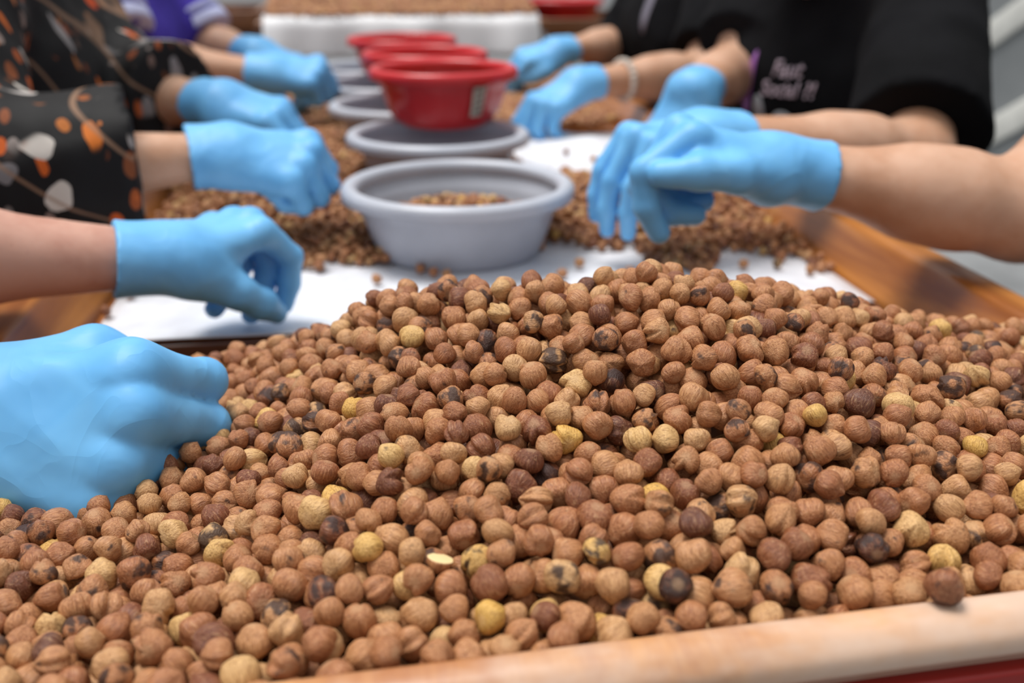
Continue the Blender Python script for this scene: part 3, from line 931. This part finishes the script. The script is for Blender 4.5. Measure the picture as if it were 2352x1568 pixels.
# bracelet: a ring of beads round the forearm just above the glove
bw, be = v3(.400, 1.755, .098), v3(.648, 1.832, .100)
bd = unit(be - bw); bc = bw + bd * .082
b1 = unit(np.cross(bd, v3(0, 0, 1))); b2 = np.cross(b1, bd)
brace = empty('bracelet', (0, 0, 0)); brace.parent = pf
brace.location = tuple(bc - np.array(pf.location))
brace['label'] = 'pale bead bracelet'
bead_me = lathe_mesh('bead', [(.0064 * math.sin(math.pi * k / 8), -.0064 * math.cos(math.pi * k / 8)) for k in range(9)], 14)
for i in range(20):
    a = 2 * math.pi * i / 20
    o = link('bead', bead_me, M['bead'], brace)
    o.location = tuple(b1 * .0365 * math.cos(a) + b2 * .0325 * math.sin(a))

# print on the black T-shirt, lying on the cloth
from mathutils.bvhtree import BVHTree
def drape(name, flat, faces, origin, right, up_, out, surf, mat, lift=.0015, sub=None):
    me0 = surf.data
    bvh = BVHTree.FromPolygons([v.co.copy() for v in me0.vertices], [tuple(p.vertices) for p in me0.polygons])
    V = []
    for x, y in flat:
        p = origin + right * x + up_ * y
        hit, nrm, _, _ = bvh.ray_cast(Vector(p + out * .25), Vector(-out))
        V.append(tuple(hit + Vector(out) * lift) if hit is not None else tuple(p))
    me = mesh_from(name, V, faces)
    o = link(name, me, mat, surf.parent, True)
    md = o.modifiers.new('thick', 'SOLIDIFY'); md.thickness = .0006; md.offset = 1
    return o
def text_flat(s, size, shear=0.0):
    cu = bpy.data.curves.new('lettering', 'FONT')
    cu.body = s; cu.size = size; cu.resolution_u = 3; cu.shear = shear; cu.offset = size * .012
    cu.align_x = 'CENTER'
    t = bpy.data.objects.new('lettering', cu); COL.objects.link(t)
    bpy.context.view_layer.update()
    me = bpy.data.meshes.new_from_object(t.evaluated_get(bpy.context.evaluated_depsgraph_get()))
    flat = [(v.co.x, v.co.y) for v in me.vertices]; faces = [tuple(p.vertices) for p in me.polygons]
    bpy.data.objects.remove(t); bpy.data.curves.remove(cu); bpy.data.meshes.remove(me)
    return flat, faces
out = unit(v3(-.72, -.69, .05))
rgt_ = unit(np.cross(v3(0, 0, 1), out)); up_ = np.cross(out, rgt_)
tl = math.radians(3)
rr_, uu_ = rgt_ * math.cos(tl) + up_ * math.sin(tl), up_ * math.cos(tl) - rgt_ * math.sin(tl)
TXT = v3(.600, 1.395, .140)
for s, dx, dy, size in (('Faut', .010, .006, .034), ('Social ?!', .012, -.022, .032)):
    fl_, fa_ = text_flat(s, size, .25)
    o = drape('lettering', fl_, fa_, TXT + rr_ * dx + uu_ * dy, rr_, uu_, out, shirt_d, M['pink_print'])
    o['label'] = 'pale pink handwritten lettering'
def blob(cx, cy, a, b, rot, n=28, rings=4):
    fl_ = [(cx, cy)]; fa_ = []
    for j in range(1, rings + 1):
        for i in range(n):
            t = 2 * math.pi * i / n
            x, y = a * j / rings * math.cos(t), b * j / rings * math.sin(t)
            fl_.append((cx + x * math.cos(rot) - y * math.sin(rot), cy + x * math.sin(rot) + y * math.cos(rot)))
    for i in range(n):
        fa_.append((0, 1 + i, 1 + (i + 1) % n))
    for j in range(rings - 1):
        for i in range(n):
            q = 1 + j * n
            fa_.append((q + i, q + n + i, q + n + (i + 1) % n, q + (i + 1) % n))
    return fl_, fa_
for cx, cy, a, b, rot in ((-.042, -.050, .012, .026, .12), (.014, -.064, .028, .020, -.45)):
    fl_, fa_ = blob(cx, cy, a, b, rot)
    o = drape('glitter_shape', fl_, fa_, TXT, rgt_, up_, out, shirt_d, M['glitter_print'])
fl_, fa_ = blob(-.066, -.020, .008, .060, -.16)
drape('purple_stripe', fl_, fa_, TXT, rgt_, up_, out, shirt_d, M['purple_print'])

fl_, fa_ = blob(0, 0, .020, .10, -.10)
of_ = unit(v3(-.80, -.60, .05)); rf_ = unit(np.cross(v3(0, 0, 1), of_)); uf_ = np.cross(of_, rf_)
drape('shirt_front', fl_, fa_, v3(.62, 2.10, .25), rf_, uf_, of_, shirt_f, M['grey_cloth'])['label'] = 'grey shirt front'


# ------------------------------------------------------------------ hazelnuts
def nut_shape(seed, nseg, nring):
    """unit hazelnut, tip at +z: rounded, slightly pointed, with its own crease, lobes and dents"""
    r = np.random.default_rng(1000 + seed)
    elong = r.uniform(.90, 1.16)
    flat = r.uniform(.84, 1.0)
    tip = r.uniform(.05, .24)
    ncre = r.integers(0, 3)
    cre = [(r.uniform(0, 6.28), r.uniform(.12, .30), r.uniform(.14, .36)) for _ in range(ncre)]
    lob = [(k, r.uniform(0, 6.28), r.uniform(.0, .05)) for k in (2, 3, 5)]
    lump = [(r.normal(size=3), r.uniform(0, 6.28), r.uniform(.015, .05)) for _ in range(5)]
    V = []
    for j in range(1, nring):
        th = math.pi * j / nring
        for i in range(nseg):
            V.append((th, 2 * math.pi * i / nseg))
    V = np.array([(0.0, 0.0)] + V + [(math.pi, 0.0)])
    th, ph = V[:, 0], V[:, 1]
    d = np.stack([np.sin(th) * np.cos(ph), np.sin(th) * np.sin(ph), np.cos(th)], 1)
    rad = np.ones(len(V))
    s = np.sin(th)
    for k, p, a in lob:
        rad += a * s * np.cos(k * ph + p)
    for p, dep, wid in cre:
        dp = (ph - p + math.pi) % (2 * math.pi) - math.pi
        rad -= dep * np.exp(-(dp / wid) ** 2) * s ** 1.2
        rad += dep * .35 * np.exp(-((np.abs(dp) - wid * 2.0) / (wid * 1.0)) ** 2) * s ** 1.2
    for w, p, a in lump:
        rad += a * np.sin(d @ (w * 2.2) + p)
    P = d * rad[:, None]
    P[:, 2] = np.where(P[:, 2] < -.70, -.70 + (P[:, 2] + .70) * .55, P[:, 2])
    P[:, 2] += tip * np.exp(-(th / .30) ** 2)
    P[:, 2] *= elong
    P[:, 0] *= flat
    P /= np.abs(P).mean() / .5
    F = []
    n = len(V) - 1
    for i in range(nseg):
        F.append((0, 1 + i, 1 + (i + 1) % nseg))
        b = 1 + (nring - 2) * nseg
        F.append((n, b + (i + 1) % nseg, b + i))
    for j in range(nring - 2):
        for i in range(nseg):
            a = 1 + j * nseg + i; b = 1 + j * nseg + (i + 1) % nseg
            F.append((a, a + nseg, b)); F.append((b, a + nseg, b + nseg))
    return P.astype(np.float32), d.astype(np.float32), np.array(F, dtype=np.int32)

NSHAPE = 14
HI = [nut_shape(s, 30, 20) for s in range(NSHAPE)]
MID = [nut_shape(s, 20, 13) for s in range(NSHAPE)]
LOW = [nut_shape(s, 7, 5) for s in range(NSHAPE)]

def rand_rot(rng, n):
    q = rng.normal(size=(n, 4)); q /= np.linalg.norm(q, axis=1)[:, None]
    w, x, y, z = q.T
    R = np.empty((n, 3, 3))
    R[:, 0, 0] = 1 - 2 * (y * y + z * z); R[:, 0, 1] = 2 * (x * y - z * w); R[:, 0, 2] = 2 * (x * z + y * w)
    R[:, 1, 0] = 2 * (x * y + z * w); R[:, 1, 1] = 1 - 2 * (x * x + z * z); R[:, 1, 2] = 2 * (y * z - x * w)
    R[:, 2, 0] = 2 * (x * z - y * w); R[:, 2, 1] = 2 * (y * z + x * w); R[:, 2, 2] = 1 - 2 * (x * x + y * y)
    return R, q

def nut_colours(rng, n):
    """tone (0 dark .. 1 blanched yellow), share of scorched skin, seed"""
    tone = np.clip(rng.normal(.52, .17, n), .10, .90)
    u = rng.uniform(size=n)
    tone = np.where(u < .035, rng.uniform(.90, 1.0, n), tone)
    tone = np.where(u > .94, rng.uniform(.04, .20, n), tone)
    dark = np.where(rng.uniform(size=n) < .15, rng.uniform(.45, .95, n), rng.uniform(0, .38, n))
    return np.stack([tone, dark, rng.uniform(size=n)], 1)

def joined(name, pos, rad, R, col, shapes, pick):
    Vs, Fs, Cs, Ds = [], [], [], []
    off = 0
    for s in range(NSHAPE):
        idx = np.nonzero(pick == s)[0]
        if not len(idx): continue
        P, D, F = shapes[s]
        v = np.einsum('nij,kj->nki', R[idx], P) * rad[idx][:, None, None] + pos[idx][:, None, :]
        m, k = len(idx), len(P)
        Vs.append(v.reshape(-1, 3)); Ds.append(np.tile(D, (m, 1)))
        Cs.append(np.repeat(col[idx], k, axis=0))
        Fs.append((F[None] + (off + np.arange(m) * k)[:, None, None]).reshape(-1, 3))
        off += m * k
    V = np.concatenate(Vs); F = np.concatenate(Fs); D = np.concatenate(Ds); C = np.concatenate(Cs)
    return V, F, D, C

def nuts_object(name, chunks, label, cat='hazelnuts'):
    off = 0; VV = []; FF = []; DD = []; CC = []
    for V, F, D, C in chunks:
        VV.append(V); FF.append(F + off); DD.append(D); CC.append(C); off += len(V)
    V = np.concatenate(VV); F = np.concatenate(FF); D = np.concatenate(DD); C = np.concatenate(CC)
    me = mesh_from(name, V, F)
    a = me.attributes.new('nutco', 'FLOAT_VECTOR', 'POINT'); a.data.foreach_set('vector', D.astype(np.float32).ravel())
    a = me.attributes.new('nutcol', 'FLOAT_COLOR', 'POINT')
    a.data.foreach_set('color', np.concatenate([C, np.ones((len(C), 1))], 1).astype(np.float32).ravel())
    o = link(name, me, M['nut_many'])
    tag(o, label, cat, kind='stuff')
    return o

CREST_X = [-.30, -.17, -.084, -.044, -.017, .005, .026, .061, .124, .174, .217, .262, .321, .399, .437, .54]
CREST_Z = [.030, .042, .057, .080, .098, .116, .126, .134, .141, .150, .140, .125, .105, .081, .072, .062]
CREST_Y = [.66, .66, .65, .62, .59, .573, .562, .549, .52, .51, .516, .536, .56, .575, .58, .58]
_cx = np.linspace(-.32, .56, 441)
_k = np.exp(-np.linspace(-2, 2, 21) ** 2); _k /= _k.sum()
_cz = np.convolve(np.pad(np.interp(_cx, CREST_X, CREST_Z), 10, 'edge'), _k, 'valid')
_cy = np.convolve(np.pad(np.interp(_cx, CREST_X, CREST_Y), 10, 'edge'), _k, 'valid')
def heap_height(x, y):
    """surface of the near heap: a crest across the tray, an even slope down to the front rail, a steeper one behind"""
    i = min(max((x + .32) / .002, 0), 439.99); q = int(i); i -= q
    c = _cz[q] * (1 - i) + _cz[q + 1] * i
    yc = _cy[q] * (1 - i) + _cy[q + 1] * i
    wave = .004 * math.sin(x * 29 + 1.0) * math.sin(y * 33 + .4)
    if y < yc:
        d = yc - y; L = yc - .308
        d2 = math.sqrt(d * d + .0006) - .0245 * (1 - d / L)
        f = .078 - .016 * min(1.0, max(0.0, (.02 - x) / .12))
        return f + (c - f) * (1 - min(1.0, d2 / L)) + wave * min(1, d / .05)
    return max(c - .50 * (math.sqrt((y - yc) ** 2 + .0005) - .0224), -.035) + wave

def pour(rng, S, x0, x1, y0, y1, rmin, rmax, depth, tries, ok=None, floor=None, shift=8, top=.0):
    """drop nuts one after another, each rolls to the lowest nearby resting place below the surface S"""
    cell = rmax * 2.05
    grid = {}
    X = []; Y = []; U = []; Rr = []
    def rest(x, y, r):
        b = -depth if floor is None else floor(x, y) + r - S(x, y)
        cx, cy = int(math.floor(x / cell)), int(math.floor(y / cell))
        for i in (cx - 1, cx, cx + 1):
            for j in (cy - 1, cy, cy + 1):
                for k in grid.get((i, j), ()):
                    ddx = x - X[k]; ddy = y - Y[k]; rr = (r + Rr[k]) * .93
                    q = rr * rr - ddx * ddx - ddy * ddy
                    if q > 0:
                        u = U[k] + math.sqrt(q)
                        if u > b: b = u
        return b
    rx = rng.uniform(x0, x1, tries); ry = rng.uniform(y0, y1, tries); rr_ = np.clip(rng.normal((rmin + rmax) / 2, (rmax - rmin) / 4.0, tries), rmin, rmax)
    ang = rng.uniform(0, 6.28, (tries, shift)); stp = rng.uniform(.2, 1.0, (tries, shift))
    lift = rng.uniform(-.0085, .0035, tries)
    for t in range(tries):
        x, y, r = rx[t], ry[t], rr_[t]
        if ok is not None and not ok(x, y): continue
        b = rest(x, y, r)
        for s in range(shift):
            nx_ = x + math.cos(ang[t, s]) * stp[t, s] * r * 1.3; ny_ = y + math.sin(ang[t, s]) * stp[t, s] * r * 1.3
            if not (x0 <= nx_ <= x1 and y0 <= ny_ <= y1) or (ok is not None and not ok(nx_, ny_)): continue
            nb = rest(nx_, ny_, r)
            if nb < b: x, y, b = nx_, ny_, nb
        if b + r > top + lift[t]: continue
        k = len(X)
        X.append(x); Y.append(y); U.append(b); Rr.append(r)
        grid.setdefault((int(math.floor(x / cell)), int(math.floor(y / cell))), []).append(k)
    pos = np.array([(x, y, S(x, y) + u) for x, y, u in zip(X, Y, U)])
    return pos, np.array(Rr)

rng = np.random.default_rng(11)
FRONT = lambda x: YF + .0055 + (x - .055) * math.tan(math.radians(1.7))
pos, rad = pour(rng, heap_height, -.262, .522, .30, .835, .0056, .0077, .0275, 42000,
                ok=lambda x, y: y > FRONT(x) + 0 and XL + .005 - .5 * max(0, heap_height(x, y)) < x < XR - .006 + .5 * max(0, heap_height(x, y)), top=.0045)
pos = pos[:]
# a nut balanced on the front rail
pos = np.vstack([pos, [[.218, YF + .0015, .0868]]]); rad = np.append(rad, .0071)
NH = len(pos)
Rm, quat = rand_rot(rng, NH)
col = nut_colours(rng, NH)
shape = rng.integers(0, NSHAPE, NH)

# which nuts show, and how large, from the photograph's viewpoint
fpx = 35.0 / 36.0 * 2352
fwd = np.array([math.sin(YAW) * math.cos(PITCH), math.cos(YAW) * math.cos(PITCH), -math.sin(PITCH)])
rgt = np.array([math.cos(YAW), -math.sin(YAW), 0.0])
upv = np.cross(rgt, fwd)
rel = pos - np.array(CAM_POS)
dep = rel @ fwd
px = 1176 + fpx * (rel @ rgt) / dep
py = 784 - fpx * (rel @ upv) / dep
pr = fpx * rad / dep
ids = np.full((784, 1176), -1, dtype=np.int32)
for k in np.argsort(-dep):
    cx, cy, q = px[k] / 2, py[k] / 2, pr[k] / 2
    xa, xb, ya, yb = int(max(0, cx - q)), int(min(1176, cx + q + 1)), int(max(0, cy - q)), int(min(784, cy + q + 1))
    if xa >= xb or ya >= yb: continue
    yy, xx = np.mgrid[ya:yb, xa:xb]
    sub = ids[ya:yb, xa:xb]
    sub[(xx - cx) ** 2 + (yy - cy) ** 2 < q * q] = k
    ids[ya:yb, xa:xb] = sub
# the fist and its glove cover the nuts beside the near corner
seen = np.bincount(ids[ids >= 0].ravel(), minlength=NH).astype(float)
hidden = (px < 505) & (py > 770) & (py < 1180) & (px + (py - 900) * .45 < 520)
seen[hidden] = 0
order = np.argsort(-seen)
single = list(order[:300])
single_set = set(int(k) for k in single)

hi_mesh = []
for s in range(NSHAPE):
    P, D, F = HI[s]
    me = mesh_from('hazelnut', P, F)
    a = me.attributes.new('nutco', 'FLOAT_VECTOR', 'POINT'); a.data.foreach_set('vector', D.ravel())
    me.materials.append(M['nut_one'])
    hi_mesh.append(me)

# broken half: flat cream kernel face
P, D, F = nut_shape(40, 30, 20)
P = P.copy(); cut = .12
flatm = P[:, 2] > cut
P[flatm, 2] = cut + (P[flatm, 2] - cut) * .06
half = mesh_from('half_hazelnut', P, F)
a = half.attributes.new('nutco', 'FLOAT_VECTOR', 'POINT'); a.data.foreach_set('vector', D.ravel())
half.materials.append(M['nut_one']); half.materials.append(M['kernel'])
fz = P[F].mean(axis=1)
half.polygons.foreach_set('material_index', ((fz[:, 2] >= cut) & (np.hypot(fz[:, 0], fz[:, 1]) < .97)).astype(np.int32))
half.update()

special = [  # picture spot, tone, scorch, label
    (1115, 1408, 1.0, 0.0, 'pale yellow skinless hazelnut lying above the front rail'),
    (1325, 1020, .995, 0.05, 'yellow skinned hazelnut in the middle of the heap'),
    (2200, 1272, .97, 0.0, 'pale blanched hazelnut low on the right-hand slope of the heap'),
    (1550, 1360, .03, 1.0, 'blackened hazelnut low on the heap, above the front rail'),
    (1430, 890, .02, .95, 'near-black hazelnut just below the crest of the heap'),
    (1030, 1262, .6, .1, 'broken half hazelnut with its cream kernel showing'),
    (1135, 1330, .2, .1, 'red-brown hazelnut beside the broken half'),
    (1980, 1268, .05, .95, 'dark scorched hazelnut below the pale ones on the right-hand slope'),
    (960, 750, .96, .0, 'small yellow hazelnut at the left-hand end of the crest'),
]
taken = {}
for sx, sy, tn, sc, lab in special:
    best = min((k for k in single if int(k) not in taken), key=lambda k: (px[k] - sx) ** 2 + (py[k] - sy) ** 2 - seen[k] * .2)
    taken[int(best)] = (tn, sc, lab)
rail_nut = NH - 1
if rail_nut not in single_set:
    single[-1] = rail_nut; single_set = set(int(k) for k in single)
taken[rail_nut] = (.22, .55, 'big brown hazelnut perched on top of the front rail')

HEAP_GROUP = 'hazelnuts of the near heap'
for k in single:
    k = int(k)
    tn, sc, lab = taken.get(k, (col[k, 0], col[k, 1], None))
    if lab is None:
        look = 'pale yellowish' if tn > .88 else 'dark brown' if tn < .22 else 'scorch-marked brown' if sc > .6 else 'light tan' if tn > .64 else 'reddish brown' if tn < .40 else 'mid brown'
        place = 'next to the front rail' if py[k] > 1440 - .105 * (px[k] - 1500) - 95 else 'low on the heap, beneath the gloved fist' if px[k] < 700 else 'on the slope toward the side rail' if px[k] > 1650 else 'around the crest of the heap' if py[k] < 850 else 'on the middle slope of the heap'
        lab = '%s hazelnut %s' % (look, place)
    broken = 'half' in lab and 'broken half hazelnut' in lab
    o = bpy.data.objects.new('hazelnut', half if broken else hi_mesh[shape[k]])
    COL.objects.link(o)
    o.location = pos[k]
    o.scale = (rad[k],) * 3
    o.rotation_mode = 'QUATERNION'
    o.rotation_quaternion = quat[k]
    if broken:
        o.rotation_quaternion = Vector((.25, .22, 1)).to_track_quat('Z', 'Y')
    o.color = (tn, sc, col[k, 2], 1)
    tag(o, lab, 'hazelnut', HEAP_GROUP)

rest_idx = np.array([k for k in range(NH) if k not in single_set])
near = seen[rest_idx] > 12
ch = []
for sel, shp in ((near, MID), (~near, LOW)):
    ii = rest_idx[sel]
    if len(ii):
        ch.append(joined('h', pos[ii], rad[ii], Rm[ii], col[ii], shp, shape[ii]))
nuts_object('hazelnut_heap', ch, 'the mass of brown hazelnuts heaped in the near end of the table')

# nuts spread over the table beyond the heap
def wob(x, y): return .018 * math.sin(x * 47 + 1.3) * math.sin(y * 39 + .5) + .012 * math.sin(x * 91 + y * 77)
BOWLS = [(.107, 1.075, .090), (.111, 1.375, .088), (.083, 1.66, .088), (.060, 1.935, .088), (.043, 2.21, .088)]
def spread_ok(x, y):
    for bx, by, br in BOWLS:
        if (x - bx) ** 2 + (y - by) ** 2 < br * br: return False
    w = wob(x, y)
    if .24 < x < .487 and 1.352 < y + w * .6 < 1.80: return False          # creased sheet kept clear
    if y > 1.10 + w * 1.2: return True
    if x < -.20 + w: return y > 1.02 + w
    if x < .03: return y > 1.035 + w - .10 * max(0, x + .06) + (.03 if x < -.1 else 0)
    if x < .17: return y > 1.09
    if x < .30: return y > 1.055 + w
    if x < .372: return y > .96 + w
    if x < .47: return y > 1.005 + w
    return y > .90 + w
def spread_height(x, y):
    edge = min(1.0, max(0.0, (y - .95) / .25))
    return .012 + edge * (.010 + .010 * (1 + math.sin(x * 19 + .6) * math.sin(y * 13 + 1.0)))
pB, rB = pour(rng, spread_height, XL + .006, XR - .006, .90, 1.62, .0049, .0061, .02, 24000, ok=spread_ok, floor=lambda x, y: .003, shift=4, top=.004)
strays = [(-.236, .905), (-.205, .985), (-.222, 1.0), (-.19, 1.0), (-.225, .955), (.012, .962), (.037, 1.03), (.058, .99), (.07, .975), (.083, .967), (.20, .952), (.225, .985), (.395, .955), (.43, .95), (.455, .925), (.445, .975), (.27, .95), (.30, 1.43), (.36, 1.50), (.33, 1.56), (.41, 1.47), (.385, 1.62)]
sp = np.array([(x, y, .0105 if y < 1.3 else .016) for x, y in strays])
pB = np.vstack([pB, sp]); rB = np.append(rB, np.full(len(sp), .0056))
nB = len(pB)
RB, _ = rand_rot(rng, nB); cB = nut_colours(rng, nB); sB = rng.integers(0, NSHAPE, nB)
chB = [joined('b', pB, rB, RB, cB, LOW, sB)]
# farther on: one loose layer following the low mounds
gx = np.arange(XL + .006, XR - .005, .0092); gy = np.arange(1.62, YE - .035, .0092)
GX, GY = np.meshgrid(gx, gy)
GX = GX.ravel() + rng.uniform(-.0035, .0035, GX.size); GY = GY.ravel() + rng.uniform(-.0035, .0035, GY.size)
keep = np.array([spread_ok(x, y) for x, y in zip(GX, GY)])
GX, GY = GX[keep], GY[keep]
GZ = np.array([.004 + .6 * spread_height(x, y) for x, y in zip(GX, GY)]) + rng.uniform(-.003, .004, len(GX))
pC = np.stack([GX, GY, GZ], 1); rC = rng.uniform(.005, .0062, len(pC))
TINY = [nut_shape(s, 5, 4) for s in range(NSHAPE)]
RC, _ = rand_rot(rng, len(pC)); cC = nut_colours(rng, len(pC)); sC = rng.integers(0, NSHAPE, len(pC))
chB.append(joined('c', pC, rC, RC, cC, TINY, sC))
nuts_object('hazelnut_spread', chB, 'hazelnuts spread over the table around the row of bowls')

def in_bowl(e, radius, z0, dome, count_tries, name, label, tone_mix=0.0, off=(0, 0)):
    bx, by, bz = e.location
    S = lambda x, y: bz + z0 + dome * (1 - ((x - bx - off[0]) ** 2 + (y - by - off[1]) ** 2) / radius ** 2)
    p, r = pour(rng, S, bx - radius, bx + radius, by - radius, by + radius, .0049, .0062, .016, count_tries,
                ok=lambda x, y: (x - bx) ** 2 + (y - by) ** 2 < radius * radius, top=.003)
    Rx, _ = rand_rot(rng, len(p)); c = nut_colours(rng, len(p))
    u = rng.uniform(size=len(p))
    c[:, 0] = np.where(u < .16 + tone_mix, rng.uniform(.9, 1.0, len(p)), np.where(u > .72, rng.uniform(.03, .2, len(p)), c[:, 0]))
    nuts_object(name, [joined('d', p, r, Rx, c, LOW, rng.integers(0, NSHAPE, len(p)))], label)
in_bowl(g1, .084, .040, .016, 3500, 'hazelnut_filling', 'mixed dark and pale hazelnuts lying in the front grey bowl')
in_bowl(r1, .070, .046, .014, 1800, 'hazelnut_filling', 'pale broken hazelnuts lying in the front red bowl', .4)

# nuts heaped on the draped table
gx = np.arange(-.225, .53, .0095); gy = np.arange(2.945, 3.75, .0095)
GX, GY = np.meshgrid(gx, gy)
GX = GX.ravel() + rng.uniform(-.004, .004, GX.size); GY = GY.ravel() + rng.uniform(-.004, .004, GY.size)
GZ = .148 + .04 * np.clip((GY - 2.945) / .25, 0, 1) * (1 + .35 * np.sin(GX * 17) * np.sin(GY * 11)) + rng.uniform(-.003, .003, len(GX))
pD = np.stack([GX, GY, GZ], 1); rD = rng.uniform(.0052, .0063, len(pD))
RD, _ = rand_rot(rng, len(pD)); cD = nut_colours(rng, len(pD)); sD = rng.integers(0, NSHAPE, len(pD))
nuts_object('hazelnut_layer', [joined('e', pD, rD, RD, cD, TINY, sD)], 'hazelnuts piled on the next table with the white drape')
